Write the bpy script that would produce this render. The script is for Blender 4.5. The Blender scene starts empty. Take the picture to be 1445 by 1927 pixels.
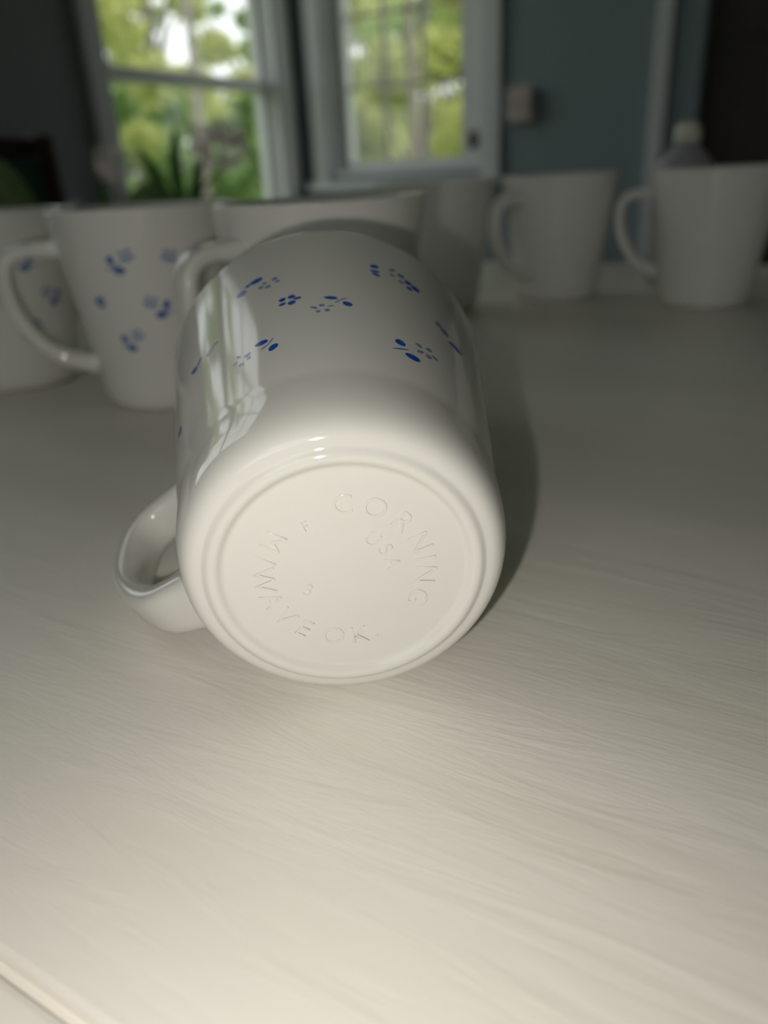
import bpy, bmesh, math, random
import numpy as np
from mathutils import Matrix, Vector

SC = bpy.context.scene
COL = SC.collection
T = 0.75                                   # height of the table top above the floor (m)
PHI = math.radians(-31.5)                  # the room and the table are turned by this much
ROOM = Vector((-0.2193, 2.9920, 0.0))      # far corner of the room
E1 = Vector((math.cos(PHI), math.sin(PHI), 0)); E2 = Vector((-math.sin(PHI), math.cos(PHI), 0))

# ------------------------------------------------------------------ camera
CAM_POS = Vector((0, 0, T + 0.10231))
RT = Vector((0.99855961, -0.02190855, -0.0489767))
UP = Vector((0.05365353, 0.4077457, 0.91151782))
FW = Vector((0.0, 0.91283266, -0.40833386))
cd = bpy.data.cameras.new('camera'); cam = bpy.data.objects.new('camera', cd); COL.objects.link(cam)
cam.matrix_world = Matrix(((RT.x, UP.x, -FW.x, CAM_POS.x), (RT.y, UP.y, -FW.y, CAM_POS.y),
                           (RT.z, UP.z, -FW.z, CAM_POS.z), (0, 0, 0, 1)))
cd.sensor_fit = 'VERTICAL'; cd.sensor_height = 24.0; cd.lens = 24.0 * 1438.2 / 1927.0
cd.clip_start = 0.005; cd.clip_end = 200
cd.dof.use_dof = True; cd.dof.focus_distance = 0.150; cd.dof.aperture_fstop = 6.1
SC.camera = cam

# ------------------------------------------------------------------ world, sun, flash, exposure
w = bpy.data.worlds.new('overcast_sky'); SC.world = w; w.use_nodes = True
bg = w.node_tree.nodes['Background']; bg.inputs[0].default_value = (0.93, 0.955, 0.97, 1); bg.inputs[1].default_value = 1.7
sd = bpy.data.lights.new('sun', 'SUN'); sd.energy = 2.2; sd.angle = math.radians(8); sd.color = (1, 0.95, 0.86)
so = bpy.data.objects.new('sun', sd); COL.objects.link(so)
so.rotation_euler = Vector((-0.55, 0.30, -0.78)).to_track_quat('-Z', 'Y').to_euler()   # from behind the house, over its roof
fd = bpy.data.lights.new('phone_flash', 'AREA'); fd.shape = 'DISK'; fd.size = 0.0035; fd.energy = 0.157; fd.color = (1.0, 0.965, 0.90)
fo = bpy.data.objects.new('phone_flash', fd); COL.objects.link(fo)
fm = cam.matrix_world.copy(); fm.translation = CAM_POS + RT * -0.016 + UP * -0.012
fo.matrix_world = fm
SC.view_settings.view_transform = 'Standard'; SC.view_settings.look = 'None'
SC.view_settings.gamma = 1.0; SC.view_settings.exposure = 0.0; SC.view_settings.use_curve_mapping = False

# ------------------------------------------------------------------ materials
def mat(name, color, rough=0.5, spec=0.5, noise=None, bump=None, coat=0.0, trans=0.0, metallic=0.0):
    m = bpy.data.materials.new(name); m.use_nodes = True
    nt = m.node_tree; b = nt.nodes['Principled BSDF']
    b.inputs['Base Color'].default_value = (*color, 1); b.inputs['Roughness'].default_value = rough
    b.inputs['Specular IOR Level'].default_value = spec; b.inputs['Coat Weight'].default_value = coat
    b.inputs['Metallic'].default_value = metallic
    tc = nt.nodes.new('ShaderNodeTexCoord')
    if noise:                                   # (scale xyz, color2, lo, hi)
        sc, c2, lo, hi = noise
        mp = nt.nodes.new('ShaderNodeMapping'); mp.inputs['Scale'].default_value = sc
        nt.links.new(tc.outputs['Object'], mp.inputs[0])
        n = nt.nodes.new('ShaderNodeTexNoise'); n.inputs['Scale'].default_value = 1; n.inputs['Detail'].default_value = 5
        nt.links.new(mp.outputs[0], n.inputs['Vector'])
        r = nt.nodes.new('ShaderNodeValToRGB'); r.color_ramp.elements[0].position = lo; r.color_ramp.elements[1].position = hi
        r.color_ramp.elements[0].color = (*color, 1); r.color_ramp.elements[1].color = (*c2, 1)
        nt.links.new(n.outputs['Fac'], r.inputs[0]); nt.links.new(r.outputs[0], b.inputs['Base Color'])
    if bump:                                    # list of (scale xyz, distance, detail, distortion)
        prev = None
        for sc, dist, det, dis in bump:
            mp = nt.nodes.new('ShaderNodeMapping'); mp.inputs['Scale'].default_value = sc
            nt.links.new(tc.outputs['Object'], mp.inputs[0])
            n = nt.nodes.new('ShaderNodeTexNoise'); n.inputs['Scale'].default_value = 1
            n.inputs['Detail'].default_value = det; n.inputs['Distortion'].default_value = dis
            nt.links.new(mp.outputs[0], n.inputs['Vector'])
            bp = nt.nodes.new('ShaderNodeBump'); bp.inputs['Strength'].default_value = 1; bp.inputs['Distance'].default_value = dist
            nt.links.new(n.outputs['Fac'], bp.inputs['Height'])
            if prev: nt.links.new(prev.outputs[0], bp.inputs['Normal'])
            prev = bp
        nt.links.new(prev.outputs[0], b.inputs['Normal'])
    return m

def leaf_mat(name, c1, c2, tr=0.45):
    m = bpy.data.materials.new(name); m.use_nodes = True; nt = m.node_tree
    nt.nodes.remove(nt.nodes['Principled BSDF']); out = nt.nodes['Material Output']
    tc = nt.nodes.new('ShaderNodeTexCoord'); n = nt.nodes.new('ShaderNodeTexNoise'); n.inputs['Scale'].default_value = 1.3
    nt.links.new(tc.outputs['Object'], n.inputs['Vector'])
    r = nt.nodes.new('ShaderNodeValToRGB'); r.color_ramp.elements[0].position = .38; r.color_ramp.elements[1].position = .62
    r.color_ramp.elements[0].color = (*c1, 1); r.color_ramp.elements[1].color = (*c2, 1)
    nt.links.new(n.outputs['Fac'], r.inputs[0])
    d = nt.nodes.new('ShaderNodeBsdfDiffuse'); t = nt.nodes.new('ShaderNodeBsdfTranslucent'); mx = nt.nodes.new('ShaderNodeMixShader')
    mx.inputs[0].default_value = tr
    nt.links.new(r.outputs[0], d.inputs[0]); nt.links.new(r.outputs[0], t.inputs[0])
    nt.links.new(d.outputs[0], mx.inputs[1]); nt.links.new(t.outputs[0], mx.inputs[2]); nt.links.new(mx.outputs[0], out.inputs[0])
    return m

def glass_mat():
    m = bpy.data.materials.new('window_glass'); m.use_nodes = True; nt = m.node_tree
    nt.nodes.remove(nt.nodes['Principled BSDF']); out = nt.nodes['Material Output']
    g = nt.nodes.new('ShaderNodeBsdfGlossy'); g.inputs['Roughness'].default_value = 0.02
    t = nt.nodes.new('ShaderNodeBsdfTransparent'); t.inputs[0].default_value = (.96, .97, .96, 1)
    mx = nt.nodes.new('ShaderNodeMixShader')
    mx.inputs[0].default_value = 0.035
    nt.links.new(t.outputs[0], mx.inputs[1]); nt.links.new(g.outputs[0], mx.inputs[2])
    nt.links.new(mx.outputs[0], out.inputs[0]); return m

M = {}
M['mug'] = mat('glossy_white_milk_glass', (0.715, 0.70, 0.65), 0.07, 0.5)
M['blue'] = mat('cobalt_blue_print', (0.012, 0.075, 0.42), 0.15, noise=((900, 900, 900), (0.02, 0.11, 0.50), .4, .6))
M['blue_light'] = mat('pale_blue_print', (0.11, 0.19, 0.42), 0.15, noise=((1600, 1600, 1600), (0.30, 0.37, 0.52), .42, .58))
M['blue_mid'] = mat('soft_blue_print', (0.05, 0.11, 0.36), 0.15, noise=((900, 900, 900), (0.09, 0.16, 0.42), .4, .6))
M['table'] = mat('brushed_white_paint', (0.85, 0.805, 0.72), 0.42, 0.35,
                 noise=((4, 40, 4), (0.88, 0.84, 0.765), .35, .65),
                 bump=[((34, 300, 60), 0.00008, 4, 1.4), ((13, 62, 20), 0.00028, 3, 2.6), ((500, 900, 500), 0.00002, 2, 0)])
M['table_leg'] = mat('white_painted_leg', (0.72, 0.69, 0.62), 0.45)
M['wall'] = mat('slate_blue_wall_paint', (0.23, 0.285, 0.30), 0.8, 0.2, bump=[((60, 60, 60), 0.0006, 3, 0)])
M['wall_l'] = mat('grey_wall_paint', (0.24, 0.25, 0.26), 0.8, 0.2, bump=[((60, 60, 60), 0.0006, 3, 0)])
M['ceil'] = mat('ceiling_paint', (0.7, 0.7, 0.68), 0.9, 0.1, bump=[((80, 80, 80), 0.0006, 3, 0)])
M['floor'] = mat('brown_floor_boards', (0.16, 0.095, 0.055), 0.4, noise=((2, 18, 2), (0.10, 0.06, 0.035), .4, .6))
M['trim'] = mat('white_trim_paint', (0.62, 0.63, 0.64), 0.4, bump=[((40, 40, 40), 0.0003, 3, 0)])
M['trim_dim'] = mat('mauve_grey_trim_paint', (0.30, 0.27, 0.29), 0.5, bump=[((40, 40, 40), 0.0003, 3, 0)])
M['glass'] = glass_mat()
M['black_metal'] = mat('dark_bronze_latch', (0.02, 0.022, 0.025), 0.4)
M['beige'] = mat('beige_plastic', (0.50, 0.42, 0.38), 0.5, noise=((30, 30, 30), (0.48, 0.40, 0.36), .4, .6))
M['door'] = mat('dark_stained_door_wood', (0.018, 0.010, 0.007), 0.5, noise=((30, 30, 2), (0.03, 0.014, 0.009), .4, .6))
M['wood_dark'] = mat('dark_brown_wood', (0.045, 0.022, 0.016), 0.5, noise=((40, 40, 4), (0.03, 0.015, 0.01), .4, .6))
M['green_cloth'] = mat('dark_green_upholstery', (0.012, 0.05, 0.035), 0.9, noise=((25, 25, 25), (0.02, 0.06, 0.05), .4, .6))
M['leaf_cloth'] = mat('pale_green_leaf_print', (0.26, 0.38, 0.17), 0.9, noise=((30, 30, 30), (0.18, 0.28, 0.11), .4, .6))
M['pot'] = mat('dark_brown_glazed_pot', (0.02, 0.012, 0.010), 0.3)
M['soil'] = mat('potting_soil', (0.03, 0.02, 0.015), 0.95, noise=((80, 80, 80), (0.05, 0.035, 0.025), .4, .6))
M['strap_leaf'] = leaf_mat('strap_leaf_green', (0.04, 0.10, 0.03), (0.07, 0.15, 0.04), .3)
M['pale_leaf'] = leaf_mat('pale_strap_leaf_green', (0.20, 0.30, 0.12), (0.26, 0.36, 0.16), .4)
M['petal'] = leaf_mat('pale_pink_petals', (0.80, 0.68, 0.68), (0.84, 0.78, 0.74), .5)
M['vase'] = mat('pale_blue_ceramic', (0.42, 0.47, 0.58), 0.25)
M['bottle'] = mat('grey_plastic_bottle', (0.30, 0.29, 0.31), 0.4)
M['cap'] = mat('cream_plastic_cap', (0.62, 0.62, 0.52), 0.4)
M['bark'] = mat('grey_brown_bark', (0.17, 0.145, 0.13), 0.9, noise=((6, 6, 1.5), (0.25, 0.22, 0.205), .4, .6))
M['lawn'] = mat('mown_lawn', (0.14, 0.24, 0.05), 0.95, noise=((.8, .8, .8), (0.24, 0.33, 0.08), .4, .6))
M['fol_yellow'] = leaf_mat('spring_yellow_green_leaves', (0.50, 0.55, 0.20), (0.62, 0.64, 0.30))
M['fol_green'] = leaf_mat('fresh_green_leaves', (0.33, 0.47, 0.17), (0.42, 0.54, 0.22))
M['fol_deep'] = leaf_mat('mid_green_leaves', (0.24, 0.37, 0.14), (0.32, 0.44, 0.17))

# ------------------------------------------------------------------ helpers
def new(name, me, m=None, parent=None):
    o = bpy.data.objects.new(name, me); COL.objects.link(o)
    if m is not None and me is not None and not me.materials:
        for x in (m if isinstance(m, (list, tuple)) else [m]): me.materials.append(x)
    if parent: o.parent = parent
    return o
def empty(name, loc=(0, 0, 0), rz=0.0, parent=None):
    o = bpy.data.objects.new(name, None); COL.objects.link(o); o.empty_display_size = 0.02
    o.location = loc; o.rotation_euler = (0, 0, rz)
    if parent: o.parent = parent
    return o
def tag(o, label=None, cat=None, group=None, kind=None):
    if label: o['label'] = label
    if cat: o['category'] = cat
    if group: o['group'] = group
    if kind: o['kind'] = kind
    return o
def mesh(name, v, f, smooth=False):
    me = bpy.data.meshes.new(name); me.from_pydata([tuple(x) for x in v], [], f); me.update()
    if smooth: me.polygons.foreach_set('use_smooth', [True] * len(me.polygons))
    return me
def fix(bm):
    bmesh.ops.recalc_face_normals(bm, faces=bm.faces)
def boxes(name, lst, bevel=0.0):
    bm = bmesh.new()
    for x0, x1, y0, y1, z0, z1 in lst:
        vs = [bm.verts.new(p) for p in ((x0, y0, z0), (x1, y0, z0), (x1, y1, z0), (x0, y1, z0), (x0, y0, z1), (x1, y0, z1), (x1, y1, z1), (x0, y1, z1))]
        for q in ((0, 3, 2, 1), (4, 5, 6, 7), (0, 1, 5, 4), (1, 2, 6, 5), (2, 3, 7, 6), (3, 0, 4, 7)):
            bm.faces.new([vs[i] for i in q])
    if bevel: bmesh.ops.bevel(bm, geom=bm.edges[:], offset=bevel, segments=2, affect='EDGES', profile=.6)
    me = bpy.data.meshes.new(name); bm.to_mesh(me); bm.free(); return me
def lathe(name, prof, n=64, closed_axis=True):
    """prof: list of (r, z) from the axis outwards and back to it"""
    v = []; f = []; rings = []
    for r, z in prof:
        if r < 1e-7: rings.append([len(v)]); v.append((0, 0, z))
        else:
            rings.append(list(range(len(v), len(v) + n)))
            v += [(r * math.cos(2 * math.pi * i / n), r * math.sin(2 * math.pi * i / n), z) for i in range(n)]
    for a, b in zip(rings, rings[1:]):
        for i in range(n):
            j = (i + 1) % n
            if len(a) == 1 and len(b) == 1: continue
            if len(a) == 1: f.append((a[0], b[i], b[j]))
            elif len(b) == 1: f.append((a[i], b[0], a[j]))
            else: f.append((a[i], b[i], b[j], a[j]))
    me = mesh(name, v, f, True)
    bm = bmesh.new(); bm.from_mesh(me); fix(bm); bm.to_mesh(me); bm.free()
    return me
def tube(name, pts, rad, n=10):
    pts = [Vector(p) for p in pts]; v = []; f = []
    for i, p in enumerate(pts):
        d = (pts[min(i + 1, len(pts) - 1)] - pts[max(i - 1, 0)]).normalized()
        a = d.cross(Vector((0.31, 0.94, 0.1))).normalized(); b = d.cross(a)
        v += [p + (a * math.cos(2 * math.pi * k / n) + b * math.sin(2 * math.pi * k / n)) * rad[i] for k in range(n)]
    for i in range(len(pts) - 1):
        for k in range(n):
            f.append((i * n + k, i * n + (k + 1) % n, (i + 1) * n + (k + 1) % n, (i + 1) * n + k))
    f.append(tuple(range(n))[::-1]); f.append(tuple(range((len(pts) - 1) * n, len(pts) * n)))
    return mesh(name, v, f, True)
def room(o):
    o.location = ROOM; o.rotation_euler = (0, 0, PHI); return o

# ------------------------------------------------------------------ the room (local: x along the right wall, y along the left wall, z from the floor)
def struct(name, me, m): return tag(room(new(name, me, m)), kind='structure')
LY0, LY1, LZ0, LZ1 = -0.842, -0.100, 0.56, 2.02        # left window opening
BX0, BX1, BZ0, BZ1 = 1.54, 2.54, 0.85, 2.02         # unseen window added behind the camera to brighten the mug fronts
NY0, NY1, NZ0, NZ1 = -2.20, -1.32, 0.80, 2.02       # second window of the left wall, outside the frame, mirrored in the mug
RX0, RX1, RZ0, RZ1 = 0.115, 0.69, 0.84, 1.98          # right window opening
DX0, DX1, DZ1 = 1.318, 2.14, 2.04                    # door opening
struct('floor', boxes('floor', [(-.15, 4.3, -4.3, .15, -.1, 0)]), M['floor'])
struct('ceiling', boxes('ceiling', [(-.5, 4.6, -4.6, .5, 2.42, 2.55)]), M['ceil'])
struct('wall_left', boxes('wall_left', [(-.09, 0, -4.3, NY0, 0, 2.42), (-.09, 0, NY1, LY0, 0, 2.42), (-.09, 0, NY0, NY1, 0, NZ0), (-.09, 0, NY0, NY1, NZ1, 2.42), (-.09, 0, LY1, .09, 0, 2.42), (-.09, 0, LY0, LY1, 0, LZ0), (-.09, 0, LY0, LY1, LZ1, 2.42)]), M['wall_l'])
struct('wall_right', boxes('wall_right', [(0, RX0, 0, .09, 0, 2.42), (RX1, DX0, 0, .09, 0, 2.42), (RX0, RX1, 0, .09, 0, RZ0), (RX0, RX1, 0, .09, RZ1, 2.42),
                                         (DX1, 4.3, 0, .09, 0, 2.42), (DX0, DX1, 0, .09, DZ1, 2.42)]), M['wall'])
struct('wall_near', boxes('wall_near', [(0, BX0, -4.24, -4.15, 0, 2.42), (BX1, 4.3, -4.24, -4.15, 0, 2.42), (BX0, BX1, -4.24, -4.15, 0, BZ0), (BX0, BX1, -4.24, -4.15, BZ1, 2.42)]), M['wall'])
struct('wall_side', boxes('wall_side', [(4.15, 4.3, -4.15, 0, 0, 2.42)]), M['wall'])

def window(name, axis, a0, a1, g0, g1, z0, z1, gz0, gz1, rails, mv, mh, frame_m):
    """axis 'y': in the left wall, axis 'x': in the right wall; a = opening, g = glass span"""
    root = tag(room(empty(name)), kind='structure'); room(root)
    def bx(u0, u1, d0, d1, w0, w1):                    # u along the wall, d depth (+ into the wall), w height
        if axis == 'n': return (u0, u1, -4.15 - d1, -4.15 - d0, w0, w1)
        return (-d1, -d0, u0, u1, w0, w1) if axis == 'y' else (u0, u1, d0, d1, w0, w1)
    def part(n, l, m, bev=.002): return new(n, boxes(n, [bx(*q) for q in l], bev), m, root)
    part('jamb', [(a0, a0 + .015, 0, .09, z0, z1)], frame_m); part('jamb', [(a1 - .015, a1, 0, .09, z0, z1)], frame_m)
    part('head', [(a0 + .015, a1 - .015, 0, .09, z1 - .015, z1)], frame_m); part('threshold', [(a0 + .015, a1 - .015, 0, .09, z0, z0 + .015)], frame_m)
    s = part('sash', [(a0 + .015, g0, .045, .085, z0 + .015, z1 - .015)], frame_m)
    part('sash', [(g1, a1 - .015, .045, .085, z0 + .015, z1 - .015)], frame_m)
    part('sash', [(g0, g1, .045, .085, z0 + .015, gz0)], frame_m); part('sash', [(g0, g1, .045, .085, gz1, z1 - .015)], frame_m)
    for r0, r1 in rails: part('meeting_rail', [(g0, g1, .03, .085, r0, r1)], frame_m)
    for m in mv: part('muntin', [(m - .004, m + .004, .058, .072, gz0, gz1)], M['trim_dim'], 0)
    for m in mh: part('muntin', [(g0, g1, .057, .073, m - .004, m + .004)], M['trim_dim'], 0)
    zs = [gz0] + [q for r in rails for q in r] + [gz1]
    for k in range(0, len(zs), 2): part('pane', [(g0 + .0005, g1 - .0005, .0635, .0665, zs[k] + .0005, zs[k + 1] - .0005)], M['glass'], 0)
    c = .06
    part('casing', [(a0 - c, a0, -.02, 0, z0 - .02, z1 + c)], frame_m); part('casing', [(a1, a1 + c, -.02, 0, z0 - .02, z1 + c)], frame_m)
    part('casing', [(a0, a1, -.02, 0, z1, z1 + c)], frame_m)
    part('stool', [(a0 - c - .01, a1 + c + .01, -.05, 0, z0 - .045, z0 - .02)], frame_m)
    return root
w1 = window('window_1', 'y', LY0, LY1, -.810, -.132, LZ0, LZ1, .60, 1.975, [(T + .354, T + .390)], [], [], M['trim'])
w3 = window('window_3', 'y', NY0, NY1, NY0 + .05, NY1 - .05, NZ0, NZ1, NZ0 + .045, NZ1 - .045, [(T + .60, T + .64)], [-1.90, -1.62], [T + .33, T + .95], M['trim'])
w2 = window('window_2', 'x', RX0, RX1, .172, .597, RZ0, RZ1, T + .131, 1.93, [], [.313, .455], [T + .355, T + .56, T + .765, T + .97], M['trim'])
w4 = window('fill_window_4', 'n', BX0, BX1, BX0 + .05, BX1 - .05, BZ0, BZ1, BZ0 + .045, BZ1 - .045, [(1.42, 1.46)], [], [], M['trim'])  # added fill opening, sized for the light it throws on the standing mugs
lt = new('latch', boxes('latch', [(.626, .662, .026, .045, T + .155, T + .200), (.633, .655, .010, .028, T + .150, T + .175)], .003), M['black_metal'], w2)

d1 = tag(room(empty('door_1')), kind='structure')
new('slab', boxes('slab', [(DX0 + .003, DX1 - .003, .03, .07, .005, DZ1 - .003)], .002), M['door'], d1)
for (x0, x1) in ((1.42, 1.68), (1.78, 2.04)):
    for (z0, z1) in ((.25, .95), (1.12, 1.88)):
        new('panel', boxes('panel', [(x0, x1, .018, .03, z0, z1)], .005), M['door'], d1)
kn = new('knob', lathe('knob', [(0, -.06), (.02, -.058), (.027, -.045), (.02, -.03), (.01, -.025), (.01, 0), (0, 0)], 24), M['black_metal'], d1)
kn.rotation_euler = (math.radians(-90), 0, 0); kn.location = (2.07, .03, 1.0)
tr = tag(room(empty('trim_1')), kind='structure')
new('back_band', boxes('back_band', [(1.196, 1.238, -.034, 0, 0, 2.12)], .004), M['trim'], tr)
new('door_casing', boxes('door_casing', [(1.238, DX0, -.018, 0, 0, DZ1)], .002), M['wall'], tr)
new('door_casing', boxes('door_casing', [(DX1, DX1 + .09, -.018, 0, 0, DZ1)], .002), M['wall'], tr)
new('door_casing', boxes('door_casing', [(1.238, DX1 + .09, -.018, 0, DZ1, DZ1 + .08)], .002), M['wall'], tr)
tag(room(new('baseboard_right', boxes('baseboard_right', [(.0, 1.196, -.015, 0, 0, .12)], .003), M['trim'])), kind='structure')
tag(room(new('baseboard_left', boxes('baseboard_left', [(0, .015, -4.1, -.015, 0, .12)], .003), M['trim'])), kind='structure')

th = room(empty('wall_thermostat'))
tag(th, 'small beige box mounted on the slate blue wall beside the window', 'thermostat')
th.matrix_basis = Matrix.Translation(ROOM) @ Matrix.Rotation(PHI, 4, 'Z') @ Matrix.Translation((.820, 0, T + .258))
new('housing', boxes('housing', [(-.040, .036, -.034, 0, -.046, .046)], .005), M['beige'], th)
new('lever', boxes('lever', [(-.030, .026, -.038, -.034, -.006, .004)], .001), M['trim_dim'], th)

# ------------------------------------------------------------------ outside: lawn and trees
def ground_mesh():
    v = []; f = []; n = 24
    for i in range(n + 1):
        for j in range(n + 1):
            x = -70 + 150 * i / n; y = .3 + 110 * j / n
            v.append((x, y, -.35 + .25 * math.sin(x * .4) * math.sin(y * .3) * min(1, y / 6)))
    for i in range(n):
        for j in range(n): f.append((i * (n + 1) + j, (i + 1) * (n + 1) + j, (i + 1) * (n + 1) + j + 1, i * (n + 1) + j + 1))
    return mesh('lawn', v, f, True)
gm = ground_mesh(); lawn = tag(room(new('lawn', gm, M['lawn'])), kind='structure')
g2 = boxes('side_lawn', [(-70, -.3, -40, .3, -.5, -.35)]); tag(room(new('side_lawn', g2, M['lawn'])), kind='structure')

def foliage(name, clusters, n, size, seed):
    rng = np.random.default_rng(seed); cl = np.array(clusters, float)
    vol = cl[:, 3] * cl[:, 4]; idx = rng.choice(len(cl), n, p=vol / vol.sum())
    d = rng.normal(size=(n, 3)); d /= np.linalg.norm(d, axis=1)[:, None]; rr = rng.random(n) ** .45
    P = cl[idx, :3] + d * rr[:, None] * np.stack([cl[idx, 3], cl[idx, 3], cl[idx, 4]], 1)
    a = rng.normal(size=(n, 3)); a /= np.linalg.norm(a, axis=1)[:, None]
    b = np.cross(a, rng.normal(size=(n, 3))); b /= np.linalg.norm(b, axis=1)[:, None]
    s = size * (.6 + .8 * rng.random(n))[:, None]
    V = np.stack([P - a * s, P + b * s * .5, P + a * s, P - b * s * .5], 1).reshape(-1, 3)
    return mesh(name, V.tolist(), [(4 * i, 4 * i + 1, 4 * i + 2, 4 * i + 3) for i in range(n)])
def polar(az, dist, z=-.35):
    a = math.radians(az); return Vector((dist * math.sin(a), dist * math.cos(a), z))
def tree(name, az, dist, h, crown_z, crown_r, ncl, nleaf, size, fm_, label, trunk_r=.12, seed=0, lean=0.0, group=None):
    rnd = random.Random(seed); base = polar(az, dist); t = empty(name, base); tag(t, label, 'tree' if h > 3 else 'shrub', group)
    pts = [(lean * q * q * h * .1 + rnd.uniform(-.04, .04), rnd.uniform(-.04, .04), h * q - .15) for q in (0, .2, .4, .6, .8, 1)]
    new('trunk', tube('trunk', pts, [trunk_r * (1.15 - .95 * q) for q in (0, .2, .4, .6, .8, 1)], 12), M['bark'], t)
    cl = []
    for k in range(ncl):
        a = rnd.uniform(0, 6.283); r = crown_r * math.sqrt(rnd.random()); z = crown_z[0] + (crown_z[1] - crown_z[0]) * rnd.random()
        q = rnd.uniform(.32, .62) * max(.6, crown_r * .45)
        cl.append((r * math.cos(a), r * math.sin(a), z, q, q * .75))
        if h > 3 and k % 3 == 0:
            zz = max(.3, z - r * .5); i = min(5, zz / h * 5); p0 = Vector(pts[int(i)])
            new('branch', tube('branch', [p0, p0.lerp(Vector(cl[-1][:3]), .5) + Vector((0, 0, .08)), cl[-1][:3]], [trunk_r * .35, trunk_r * .22, trunk_r * .08], 6), M['bark'], t)
    new('foliage', foliage('foliage', cl, nleaf, size, seed), fm_, t)
    return t
# seen through the double-hung window (azimuth about -17 to -6)
tree('leafy_tree', -16.8, 8.0, 6.5, (1.5, 4.4), 1.05, 26, 3400, .075, M['fol_yellow'], 'yellow-green spring tree beside the side casing of the double-hung window', .09, 1)
tree('leafy_tree', -13.2, 15.0, 7.5, (2.6, 6.0), 1.7, 30, 4200, .11, M['fol_yellow'], 'tall yellow-green tree with open crown showing pale sky gaps', .13, 2)
tree('leafy_tree', -10.9, 5.2, 5.6, (2.6, 4.8), .5, 8, 420, .05, M['fol_green'], 'slender young tree with a thin dark trunk', .028, 3, .3)
tree('leafy_tree', -6.9, 17.5, 7.0, (2.5, 6.0), 1.35, 26, 3000, .11, M['fol_green'], 'sparse fresh green tree against the bright sky patch', .12, 4)
tree('leafy_tree', -17.6, 25.0, 7.0, (.4, 3.6), 2.2, 40, 5200, .14, M['fol_deep'], 'broad mid green tree far across the lawn behind the casing-side shrub', .16, 14)
tree('leafy_tree', -10.4, 32.0, 7.0, (.4, 3.0), 2.3, 40, 5200, .14, M['fol_green'], 'broad fresh green tree far across the lawn behind the pink flower head', .16, 15)
L1 = ('rounded green shrub at the casing side of the double-hung window', 'tall pale green shrub under the open-crowned tree', 'mid green shrub behind the pale pink flower head', 'green shrub beyond the corner side of the double-hung window')
for k, (az, ds, hh, fm_) in enumerate(((-19.2, 10.0, 2.5, 'fol_green'), (-14.8, 13.4, 2.95, 'fol_green'), (-10.2, 10.2, 2.3, 'fol_deep'), (-5.6, 13.2, 2.5, 'fol_green'))):
    tree('garden_shrub', az, ds, hh * .6, (.15, hh - .25), .62, 26, 4200, .075, M[fm_], L1[k], .06, 20 + k)
# seen through the casement window (azimuth about -1 to 7)
tree('leafy_tree', -.9, 10.0, 7.0, (1.3, 4.6), .75, 26, 3000, .08, M['fol_yellow'], 'yellow-green tree beside the inner jamb of the grilled casement window', .07, 6)
tree('leafy_tree', 3.3, 7.2, 6.0, (2.3, 4.6), .75, 12, 900, .06, M['fol_yellow'], 'grey-trunked tree in the middle of the grilled casement window', .055, 7)
tree('leafy_tree', 4.3, 13.2, 7.0, (2.4, 5.5), .9, 16, 1900, .10, M['fol_green'], 'straight grey-trunked tree behind the middle tree of the casement window', .085, 8)
tree('leafy_tree', 7.6, 9.6, 6.5, (.7, 4.6), .8, 30, 3600, .08, M['fol_yellow'], 'dense bright yellow-green tree at the latch side of the casement window', .09, 9)
tree('leafy_tree', 3.2, 19.5, 8.5, (1.8, 7.0), 2.3, 44, 6500, .13, M['fol_yellow'], 'broad pale green tree far behind the grey trunks', .16, 10)
L2 = ('pale shrub at the foot of the casement window\'s inner tree', 'yellow-green shrub on the lawn below the far broad tree', 'low shrub behind the dense bright tree')
for k, (az, ds, hh, fm_) in enumerate(((-.2, 14.0, 2.3, 'fol_yellow'), (3.5, 16.0, 2.5, 'fol_yellow'), (7.8, 14.0, 2.4, 'fol_green'))):
    tree('garden_shrub', az, ds, hh * .6, (.15, hh - .25), .6, 24, 3600, .08, M[fm_], L2[k], .06, 40 + k)
# beyond the second window of the left wall, seen only as a reflection
tree('leafy_tree', -30.5, 9.0, 6.5, (2.0, 4.6), 1.0, 16, 1500, .09, M['fol_green'], 'green tree on the side lawn, mirrored in the lying mug', .10, 11)
tree('leafy_tree', -35.2, 7.0, 6.5, (.9, 3.6), .75, 22, 3000, .07, M['fol_green'], 'narrow fresh green tree between the two side-lawn trees', .07, 13)
tree('leafy_tree', -40.0, 10.0, 6.5, (1.0, 4.0), 1.0, 18, 1800, .09, M['fol_yellow'], 'yellow-green tree on the side lawn, mirrored in the lying mug', .10, 12)

# ------------------------------------------------------------------ table (local x along the boards)
tb = empty('dining_table', (0, 0, 0), PHI)
tag(tb, 'white brush-painted wooden dining table with framed plank top', 'table')
TX0, TX1 = -0.57, 1.20
def plank(x0, x1, y0, y1, z1):
    return boxes('plank', [(x0, x1, y0, y1, z1 - .028, z1)], .0014)
new('plank', plank(TX0, TX1, .0346, .7625, T), M['table'], tb)
new('plank', plank(TX0, TX1, -.062, .0330, T - .0006), M['table'], tb)
new('plank', plank(TX0, TX1, .7645, .858, T - .0006), M['table'], tb)
new('joint_filler', boxes('joint_filler', [(TX0, TX1, .030, .0375, T - .020, T - .0022), (TX0, TX1, .760, .767, T - .020, T - .0022)]), M['table'], tb)
for y in (0.0, .78): new('apron', boxes('apron', [(TX0 + .1, TX1 - .1, y, y + .02, T - .118, T - .028)], .002), M['table_leg'], tb)
for x in (TX0 + .06, TX1 - .08): new('apron', boxes('apron', [(x, x + .02, .03, .77, T - .118, T - .028)], .002), M['table_leg'], tb)
for x in (TX0 + .03, TX1 - .1):
    for y in (-.03, .755): new('leg', boxes('leg', [(x, x + .07, y, y + .07, 0, T - .028)], .004), M['table_leg'], tb)

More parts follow.
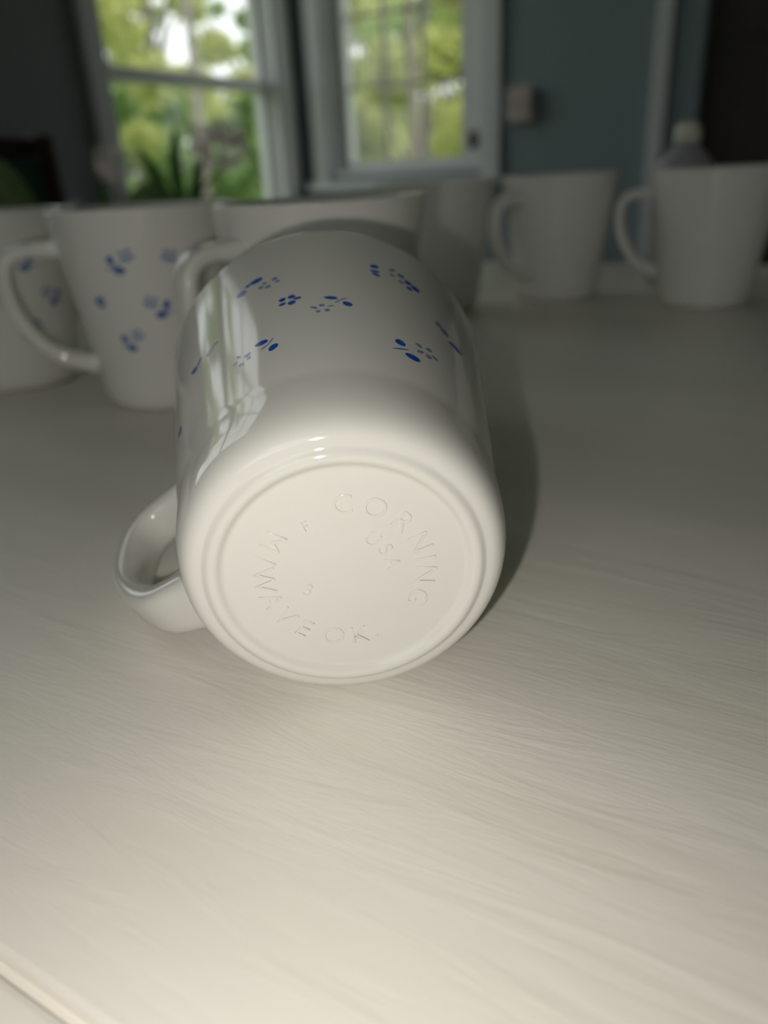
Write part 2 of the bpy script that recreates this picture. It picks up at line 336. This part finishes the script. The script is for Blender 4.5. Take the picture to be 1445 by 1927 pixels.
# ------------------------------------------------------------------ mugs
RS, Z0, RR, HH, KK = 0.0339, 0.0170, 0.0444, 0.0929, 1.128
WALL = 0.0036
outer = []
def rbody(z): return .0338 + (RR - .0338) * (z - .018) / (HH - .0012 - .018)
ZS = .0195; SL = (RR - .0338) / (HH - .0012 - .018)
BZ = [(.0275, .0010), (.0326, .0010), (rbody(ZS) - SL * .6 * .0105, ZS - .0105), (rbody(ZS), ZS)]
for a in np.linspace(0, 1, 19):
    c = ((1 - a) ** 3, 3 * a * (1 - a) ** 2, 3 * a * a * (1 - a), a ** 3)
    outer.append((sum(q * p[0] for q, p in zip(c, BZ)), sum(q * p[1] for q, p in zip(c, BZ))))
for z in np.linspace(ZS, HH - .0012, 41)[1:]: outer.append((rbody(z), z))
OZ = np.array([p[1] for p in outer]); OR = np.array([p[0] for p in outer])
def rad(z): return float(np.interp(z, OZ, OR))
base_p = [(0, .0011), (.012, .0011), (.0228, .0011), (.0233, .00105), (.0238, .0008), (.0242, .0004), (.0247, .0001), (.0252, 0), (.0258, 0), (.0263, .0002), (.0268, .0006), (.0272, .0009)]
rim = [(RR + .0001, HH - .0006), (RR - .0006, HH - .0001), (RR - .0014, HH), (RR - .0024, HH - .0004), (RR - .0031, HH - .0014)]
inner = [(rad(z) - WALL, z) for z in np.linspace(HH - .004, Z0 + .004, 24)]
inner += [(RS - WALL - .001, Z0), (RS - WALL - .0035, Z0 - .006), (RS - WALL - .009, Z0 - .0105), (.014, .0052), (0, .0050)]
BODY = lathe('body', base_p + outer + rim + inner, 160)
def handle_mesh():
    ctl = [(rad(.0765) - .0012, .0765, .0086, .0052), (rad(.0765) + .004, .0768, .0074, .0043), (.0530, .0769, .0064, .0037), (.0580, .0762, .0061, .0035), (.0626, .0738, .0060, .0034),
           (.0656, .0692, .0060, .0033), (.0664, .0630, .0060, .0033), (.0660, .0560, .0060, .0033), (.0640, .0480, .0060, .0033), (.0602, .0400, .0061, .0033), (.0548, .0325, .0063, .0035),
           (.0482, .0268, .0066, .0039), (rad(.0235) + .0045, .0240, .0076, .0046), (rad(.0225) - .0012, .0226, .0090, .0055)]
    C = np.array(ctl); n = len(C); P = []
    for i in range(n - 1):                      # Catmull-Rom
        p0, p1, p2, p3 = C[max(i - 1, 0)], C[i], C[i + 1], C[min(i + 2, n - 1)]
        for t in np.linspace(0, 1, 5)[:-1]:
            P.append(.5 * (2 * p1 + (p2 - p0) * t + (2 * p0 - 5 * p1 + 4 * p2 - p3) * t ** 2 + (3 * p1 - p0 - 3 * p2 + p3) * t ** 3))
    P.append(C[-1]); P = np.array(P); v = []; f = []; m = 24
    for i in range(len(P)):
        d = P[min(i + 1, len(P) - 1), :2] - P[max(i - 1, 0), :2]; d /= np.linalg.norm(d); nx, nz = d[1], -d[0]
        for k in range(m):
            a = 2 * math.pi * k / m; c, s = math.cos(a), math.sin(a)
            cc = math.copysign(abs(c) ** .62, c); ss = math.copysign(abs(s) ** .62, s)
            v.append((P[i, 0] + nx * ss * P[i, 3], cc * P[i, 2], P[i, 1] + nz * ss * P[i, 3]))
    for i in range(len(P) - 1):
        for k in range(m): f.append((i * m + k, i * m + (k + 1) % m, (i + 1) * m + (k + 1) % m, (i + 1) * m + k))
    f.append(tuple(range(m))); f.append(tuple(range((len(P) - 1) * m, len(P) * m))[::-1])
    me = mesh('handle', v, f, True); bm = bmesh.new(); bm.from_mesh(me); fix(bm); bm.to_mesh(me); bm.free(); return me
HANDLE = handle_mesh()
BODY.materials.append(M['mug']); HANDLE.materials.append(M['mug'])

def print_mesh(marks, dth=0.0, dz=0.0, sign=1, big=1.0):
    """marks: (angle0, z0, angle1, z1, width mm), capsule/ellipse shaped spots laid on the mug's outer wall"""
    v = []; f = []
    for a0, z0, a1, z1, wd in marks:
        rr = rad((z0 + z1) / 2000 + dz)
        L = np.array([math.radians(a1 - a0) * rr, (z1 - z0) / 1000]); ln = max(np.linalg.norm(L), 1e-5); e = L / ln; p = np.array([-e[1], e[0]])
        thin = wd < .6; hw = min(wd, 3.0) / 2000 * (1 if thin else 1.2) * big; hl = max(ln / 2 * 1.1 * big, hw * .9)
        cx = math.radians((a0 + a1) / 2) * rr; cz = (z0 + z1) / 2000; b = len(v); n = 20; rings = 3
        pts = [(cx, cz)]
        for r in range(1, rings + 1):
            for k in range(n):
                g = 2 * math.pi * k / n; q = r / rings
                x = math.cos(g) * hl * q; y = math.sin(g) * hw * q * (1 if thin else (1 + .12 * math.cos(g)))
                pts.append((cx + e[0] * x + p[0] * y, cz + e[1] * x + p[1] * y))
        for px, pz in pts:
            z = pz + dz; R = rad(z) + .00006; t = (px / rr + dth) * sign; v.append((R * math.cos(t), R * math.sin(t), z))
        for k in range(n): f.append((b, b + 1 + k, b + 1 + (k + 1) % n))
        for r in range(rings - 1):
            for k in range(n):
                i0 = b + 1 + r * n; i1 = i0 + n; f.append((i0 + k, i1 + k, i1 + (k + 1) % n, i0 + (k + 1) % n))
    me = mesh('printed_sprig', v, f, True)
    bm = bmesh.new(); bm.from_mesh(me)
    for fc in bm.faces:
        fc.normal_update(); c = fc.calc_center_median()
        if fc.normal.dot(Vector((c.x, c.y, 0))) < 0: fc.normal_flip()
    bm.to_mesh(me); bm.free(); return me

def make_mug(label, x, y, handle_deg):
    t = empty('mug', (x, y, T), 0); tag(t, label, 'mug', 'white mugs on the dining table')
    new('body', BODY, None, t); h = new('handle', HANDLE, None, t); h.rotation_euler = (0, 0, math.radians(handle_deg))
    return t
SPRIG_D = [(66.6, 34.7, 63.9, 35.7, 2.19), (68.1, 31.5, 62.5, 33.3, 0.45), (63.7, 31.0, 58.5, 30.6, 1.95)]
SPRIG_L = [(59.2, 38.3, 56.9, 37.4, 1.03), (58.9, 34.5, 56.5, 35.8, 0.9), (55.0, 38.1, 52.7, 38.9, 1.12), (55.3, 35.7, 53.7, 34.6, 1.34), (53.0, 36.6, 50.4, 36.1, 0.94)]
BUD = [(104.4, 54.5, 102.6, 53.9, 1.55), (104.7, 51.7, 102.4, 52.1, 1.12), (101.0, 53.9, 99.6, 55.0, 1.63), (99.7, 53.2, 97.1, 53.1, 1.02), (101.2, 51.8, 99.6, 51.2, 1.7)]
def sprig(t, ang, z, kind='s', sgn=1):
    if kind == 's':
        for mk, m in ((SPRIG_D, 'blue_mid'), (SPRIG_L, 'blue_light')):
            new('printed_sprig', print_mesh(mk, math.radians(sgn * ang - 59.5), z / 1000 - .0345, sgn, 1.45), M[m], t)
    else: new('printed_flower', print_mesh(BUD, math.radians(sgn * ang - 101), z / 1000 - .053, sgn, 1.3), M['blue_mid'], t)

mB = make_mug('upright white mug with blue flower sprigs, its handle crossing the mug beside it', -.1062, .3915, 200)
for a, z, k, s in ((-93.9, 71.5, 's', -1), (-75.4, 51, 's', 1), (-97.8, 36.5, 's', -1), (-59.9, 70.2, 's', 1), (-50, 33, 's', -1), (-115, 54, 'f', 1), (-20, 52, 's', 1), (20, 70, 's', 1), (60, 35, 's', 1), (110, 52, 's', 1)): sprig(mB, a, z, k, s)
mA = make_mug('upright white blue-sprigged mug partly hidden behind the handle of its sprigged neighbour', -.205, .445, 130)
for a, z, k, s in ((-29.7, 49.7, 's', 1), (-51.6, 33.6, 's', -1), (-49.6, 69, 's', 1), (-80, 50, 's', 1), (-100, 34, 's', -1), (-85, 70, 's', 1), (10, 36, 's', 1)): sprig(mA, a, z, k, s)
make_mug('upright white mug standing directly behind the tipped-over mug', -.0204, .3410, 222)
make_mug('plain white mug half in the shadow of the mug before it', .050, .615, 60)
make_mug('plain white mug between the half-shaded mug and the grey bottle', .1493, .6386, 212)
make_mug('plain white mug standing in front of the grey bottle', .2442, .5766, 143)

GH = 149.4                                  # turn of the lying mug's handle: its strap touches the table
# the mug lying on its side, base towards the viewer
AX = Vector((-0.06798624, 0.98839039, 0.13587605)); U = Vector((0.99764269, 0.06862265, 0.0)); V = Vector((0.00932418, -0.13555575, 0.99072584))
g = make_mug('white mug with blue flower sprigs lying on its side, showing its embossed base', 0, 0, GH)
g.matrix_world = Matrix(((U.x, -V.x, AX.x, -.00780768), (U.y, -V.y, AX.y, .12824713), (U.z, -V.z, AX.z, T + .03159401 + .00025), (0, 0, 0, 1)))
G_MARKS = [
 ('d', [(114.5, 70.2, 109.9, 70.1, 2.17), (116.4, 69.6, 114.5, 70.0, 1.26), (119.3, 66.9, 116.7, 68.1, 2.4)]),
 ('l', [(111.1, 64.8, 110.0, 65.4, 1.31), (109.6, 66.2, 108.8, 66.9, 1.16), (108.6, 64.0, 107.6, 64.1, 1.44), (106.4, 67.0, 104.7, 67.1, 1.44), (105.1, 65.1, 104.1, 65.2, 1.12)]),
 ('d', BUD),
 ('d', [(89.5, 51.7, 85.4, 51.0, 1.39), (86.2, 48.8, 84.2, 50.4, 0.34), (84.5, 50.2, 82.2, 51.3, 0.42), (83.3, 49.4, 81.0, 47.5, 1.57)]),
 ('l', [(94.3, 47.6, 92.2, 46.4, 0.86), (91.3, 48.2, 89.9, 47.3, 1.06), (89.0, 47.0, 86.6, 47.4, 0.54), (89.9, 45.2, 88.2, 45.1, 1.19), (92.7, 45.1, 91.3, 44.9, 1.13)]),
 ('d', [(113.9, 37.7, 109.5, 37.4, 1.61), (112.1, 34.7, 109.2, 35.7, 0.42), (109.4, 35.6, 107.3, 37.7, 0.31), (108.7, 32.6, 106.7, 34.7, 1.64)]),
 ('l', [(118.3, 35.4, 116.0, 36.0, 1.01), (117.5, 34.1, 115.9, 34.2, 0.96), (121.3, 37.7, 119.8, 36.7, 0.61), (122.6, 34.8, 121.4, 35.8, 0.7), (120.3, 32.8, 118.9, 33.5, 1.15)]),
 ('d', [(72.7, 71.5, 70.3, 73.2, 1.67), (73.1, 69.1, 70.0, 69.6, 1.24), (72.5, 67.9, 69.8, 67.1, 1.2)]),
 ('l', [(66.1, 72.7, 64.0, 74.7, 1.05), (66.1, 70.4, 64.3, 70.7, 1.22), (62.7, 72.4, 60.8, 72.6, 2.0), (63.0, 68.7, 60.8, 68.6, 1.34)]),
 ('d', [(60.0, 70.9, 58.4, 69.9, 2.0), (59.9, 66.9, 58.0, 67.4, 1.6), (57.5, 68.9, 55.1, 69.3, 2.4)]),
 ('l', [(49.0, 56.8, 46.2, 56.7, 2.0), (46.3, 56.1, 43.1, 54.6, 2.2)]),
 ('d', [(42.8, 51.9, 35.8, 53.2, 2.2)]),
 ('d', SPRIG_D), ('l', SPRIG_L),
 ('d', [(144.0, 53.4, 140.8, 50.8, 1.61), (141.6, 51.7, 137.4, 53.4, .8)]),
 ('l', [(134.8, 51.4, 132.9, 51.1, 1.8), (133.5, 51.8, 131.7, 51.3, 1.8), (131.6, 52.7, 129.0, 51.7, 1.05)]),
 ('d', [(159.4, 40.2, 155.0, 38.7, 2.0)]),
]
for k, mk in G_MARKS: new('printed_sprig', print_mesh(mk, 0, 0, -1), M['blue' if k == 'd' else 'blue_light'], g)
def glyph(ch, size, r, ang, top=True, uv=None, rot=None):
    """one raised letter on the base; ang in the base's own plane as it is looked at"""
    cu = bpy.data.curves.new('letter', 'FONT'); cu.body = ch; cu.size = size; cu.align_x = 'CENTER'; cu.align_y = 'CENTER'
    cu.extrude = .00016; cu.bevel_depth = .00010; cu.bevel_resolution = 1; cu.resolution_u = 4; cu.offset = -.00012
    tmp = bpy.data.objects.new('tmp', cu); COL.objects.link(tmp); dg = bpy.context.evaluated_depsgraph_get(); dg.update()
    me = bpy.data.meshes.new_from_object(tmp.evaluated_get(dg)); bpy.data.objects.remove(tmp); bpy.data.curves.remove(cu)
    a = math.radians(ang)
    if uv is None: c = (r * math.cos(a), r * math.sin(a))
    else: c = uv
    if rot is not None: ra = math.radians(rot); right = (math.cos(ra), math.sin(ra)); upv = (-math.sin(ra), math.cos(ra))
    elif top: upv = (math.cos(a), math.sin(a)); right = (math.sin(a), -math.cos(a))
    else: upv = (-math.cos(a), -math.sin(a)); right = (-math.sin(a), math.cos(a))
    me.materials.clear(); o = new('raised_letter', me, M['mug'], g)
    # in the mug's frame: u = +x, v = -y, outward normal of the base = -z
    o.matrix_local = Matrix(((right[0], upv[0], 0, c[0]), (-right[1], -upv[1], 0, -c[1]), (0, 0, -1, .00112), (0, 0, 0, 1)))
for ch, a in zip('CORNING', (89, 66.5, 44, 22, 7.5, -7, -28)): glyph(ch, .0060, .0153, a)
for ch, a in zip('USA', (54, 32, 10)): glyph(ch, .0042, .0090, a)
for ch, a in zip('M/WAVEOK.', (147, 163, 180, 199, 216, 234, 257, 276, 288)): glyph(ch, .0060 if ch != '.' else .005, .0158, a, False)
glyph('F', .0032, 0, 0, uv=(-.0068, .0113), rot=20)
glyph('3', .0040, 0, 0, uv=(-.0076, -.0033), rot=-25)

# ------------------------------------------------------------------ bottle behind the mug
bt = empty('bottle', (.262, .684, T)); tag(bt, 'small grey tapered bottle with cream cap behind a plain white mug', 'bottle')
new('body', lathe('body', [(0, 0), (.020, 0), (.0225, .002), (.0235, .006), (.0235, .088), (.0225, .093), (.017, .101), (.0105, .108), (.0095, .110), (0, .110)], 40), M['bottle'], bt)
new('cap', lathe('cap', [(0, .1095), (.0085, .1095), (.0105, .111), (.0108, .117), (.0095, .1225), (.006, .1255), (0, .1262)], 32), M['cap'], bt)

# ------------------------------------------------------------------ chair at the end of the table
ch = empty('dining_chair', (0, 0, 0), PHI); tag(ch, 'dark wooden dining chair with green leaf-patterned back panel at the table end', 'chair')
cx = -.985; y0, y1 = .33, .775
for y in (y0, y1 - .028): new('post', boxes('post', [(cx - .015, cx + .015, y, y + .028, 0, T + .168)], .006), M['wood_dark'], ch)
new('top_rail', boxes('top_rail', [(cx - .012, cx + .012, y0 + .028, y1 - .028, T + .140, T + .165)], .006), M['wood_dark'], ch)
bp_ = new('back_panel', boxes('back_panel', [(cx - .012, cx + .020, y0 + .030, y1 - .030, .52, T + .140)], .010), M['green_cloth'], ch)
for (yy, zz, rt_) in ((.69, T + .075, .35), (.55, T + .03, -.4), (.44, T + .09, .3)):
    v = [(cx + .0205 + .002 * (1 if k < 0 else 0), yy, zz) for k in (-1,)]; n = 24
    for k in range(n):
        a = 2 * math.pi * k / n; x = math.cos(a) * .034; z = math.sin(a) * .068
        v.append((cx + .0208, yy + x * math.cos(rt_) - z * math.sin(rt_), zz + x * math.sin(rt_) + z * math.cos(rt_)))
    new('leaf_print', mesh('leaf_print', v, [(0, 1 + k, 1 + (k + 1) % n) for k in range(n)], True), M['leaf_cloth'], bp_)
new('seat', boxes('seat', [(cx + .015, cx + .395, y0, y1, .42, .47)], .012), M['green_cloth'], ch)
for y in (y0 + .01, y1 - .045): new('leg', boxes('leg', [(cx + .355, cx + .39, y, y + .035, 0, .42)], .004), M['wood_dark'], ch)
for y in (y0 + .005, y1 - .025): new('stretcher', boxes('stretcher', [(cx + .015, cx + .355, y, y + .02, .18, .205)], .003), M['wood_dark'], ch)

# ------------------------------------------------------------------ plant stand under the window and what stands on it
ST = T - .075
ps = room(empty('plant_stand')); tag(ps, 'low dark wooden plant stand under the double-hung window', 'stand')
new('stand_top', boxes('stand_top', [(.10, .62, -1.32, -.80, ST - .025, ST)], .004), M['wood_dark'], ps)
for x in (.12, .565):
    for y in (-1.30, -.86): new('leg', boxes('leg', [(x, x + .035, y, y + .035, 0, ST - .025)], .003), M['wood_dark'], ps)
def flower_head(name, parent, c, r, n, seed):
    rng = np.random.default_rng(seed); v = []; f = []
    for i in range(n):
        d = rng.normal(size=3); d /= np.linalg.norm(d); d[2] = d[2] * .8 + .15; p = np.array(c) + d * r * (.75 + .25 * rng.random())
        a = np.cross(d, rng.normal(size=3)); a /= np.linalg.norm(a); b = np.cross(d, a); s = r * .19; k0 = len(v)
        v.append(tuple(p))
        for k in range(8):
            q = s * (1.0 if k % 2 == 0 else .45); g_ = math.pi * k / 4
            v.append(tuple(p + a * math.cos(g_) * q + b * math.sin(g_) * q + d * .003 * (k % 2 == 0)))
        f += [(k0, k0 + 1 + k, k0 + 1 + (k + 1) % 8) for k in range(8)]
    return new(name, mesh(name, v, f), M['petal'], parent)
def strap(parent, p0, p1, p2, wd, m):
    p0, p1, p2 = Vector(p0), Vector(p1), Vector(p2); v = []; f = []; n = 10
    side = (p2 - p0).cross(Vector((.3, 1, .2))).normalized()
    for i in range(n + 1):
        t = i / n; p = p0 * (1 - t) ** 2 + p1 * 2 * t * (1 - t) + p2 * t * t; ww = wd * math.sin(math.pi * (.12 + .86 * t)) ** .7
        v += [p - side * ww, p + Vector((0, 0, -.25 * ww)), p + side * ww]
    for i in range(n):
        for k in range(2): f.append((3 * i + k, 3 * i + k + 1, 3 * i + k + 4, 3 * i + k + 3))
    return new('leaf', mesh('leaf', v, f, True), m, parent)
def pot(parent, r, h):
    new('pot', lathe('pot', [(0, 0), (r * .72, 0), (r * .76, .004), (r * .95, h * .82), (r * 1.04, h * .84), (r * 1.05, h), (r * .95, h), (r * .92, h * .86), (r * .9, h * .86)], 40), M['pot'], parent)
    new('soil', lathe('soil', [(0, h * .89), (r * .5, h * .9), (r * .9, h * .86)], 30), M['soil'], parent)
p1 = empty('potted_plant', (-.420, 1.90, ST)); tag(p1, 'potted plant with dark strap leaves and a pale pink flower head on the stand', 'plant')
pot(p1, .062, .115)
new('flower_stem', tube('flower_stem', [(0, 0, .10), (.05, .0, .16), (.09, .0, .20)], [.004, .004, .003], 8), M['strap_leaf'], p1)
flower_head('flower_head', p1, (.095, 0, .232), .068, 130, 3)
strap(p1, (0, 0, .10), (-.02, 0, .20), (.012, -.02, .295), .016, M['strap_leaf']); strap(p1, (-.01, 0, .10), (-.06, 0, .19), (-.085, .01, .250), .016, M['strap_leaf'])
strap(p1, (-.02, -.02, .10), (-.06, -.03, .19), (-.125, -.05, .130), .030, M['pale_leaf']); strap(p1, (.01, .01, .10), (.03, .03, .18), (.05, .05, .235), .014, M['strap_leaf'])
strap(p1, (.02, -.02, .10), (.07, -.05, .15), (.10, -.06, .10), .016, M['strap_leaf'])
p2 = empty('potted_plant', (-.575, 1.93, ST)); tag(p2, 'low dark pot with pale pink flowers on the stand beside the window casing', 'plant')
pot(p2, .066, .098)
new('flower_stem', tube('flower_stem', [(0, 0, .085), (.0, .0, .12), (.0, .0, .17)], [.004, .004, .003], 8), M['strap_leaf'], p2)
flower_head('flower_head', p2, (.005, 0, .212), .052, 80, 5)
strap(p2, (.02, 0, .085), (.05, -.01, .17), (.085, -.02, .150), .022, M['pale_leaf']); strap(p2, (-.02, 0, .085), (-.04, 0, .14), (-.03, 0, .19), .012, M['strap_leaf'])
vs = empty('bud_vase', (-.625, 1.80, ST)); tag(vs, 'small pale blue round vase at the corner of the plant stand', 'vase')
new('body', lathe('body', [(0, 0), (.022, 0), (.026, .004), (.034, .04), (.030, .09), (.014, .12), (.010, .135), (.013, .148), (.017, .152), (.014, .152), (.008, .135), (0, .12)], 32), M['vase'], vs)
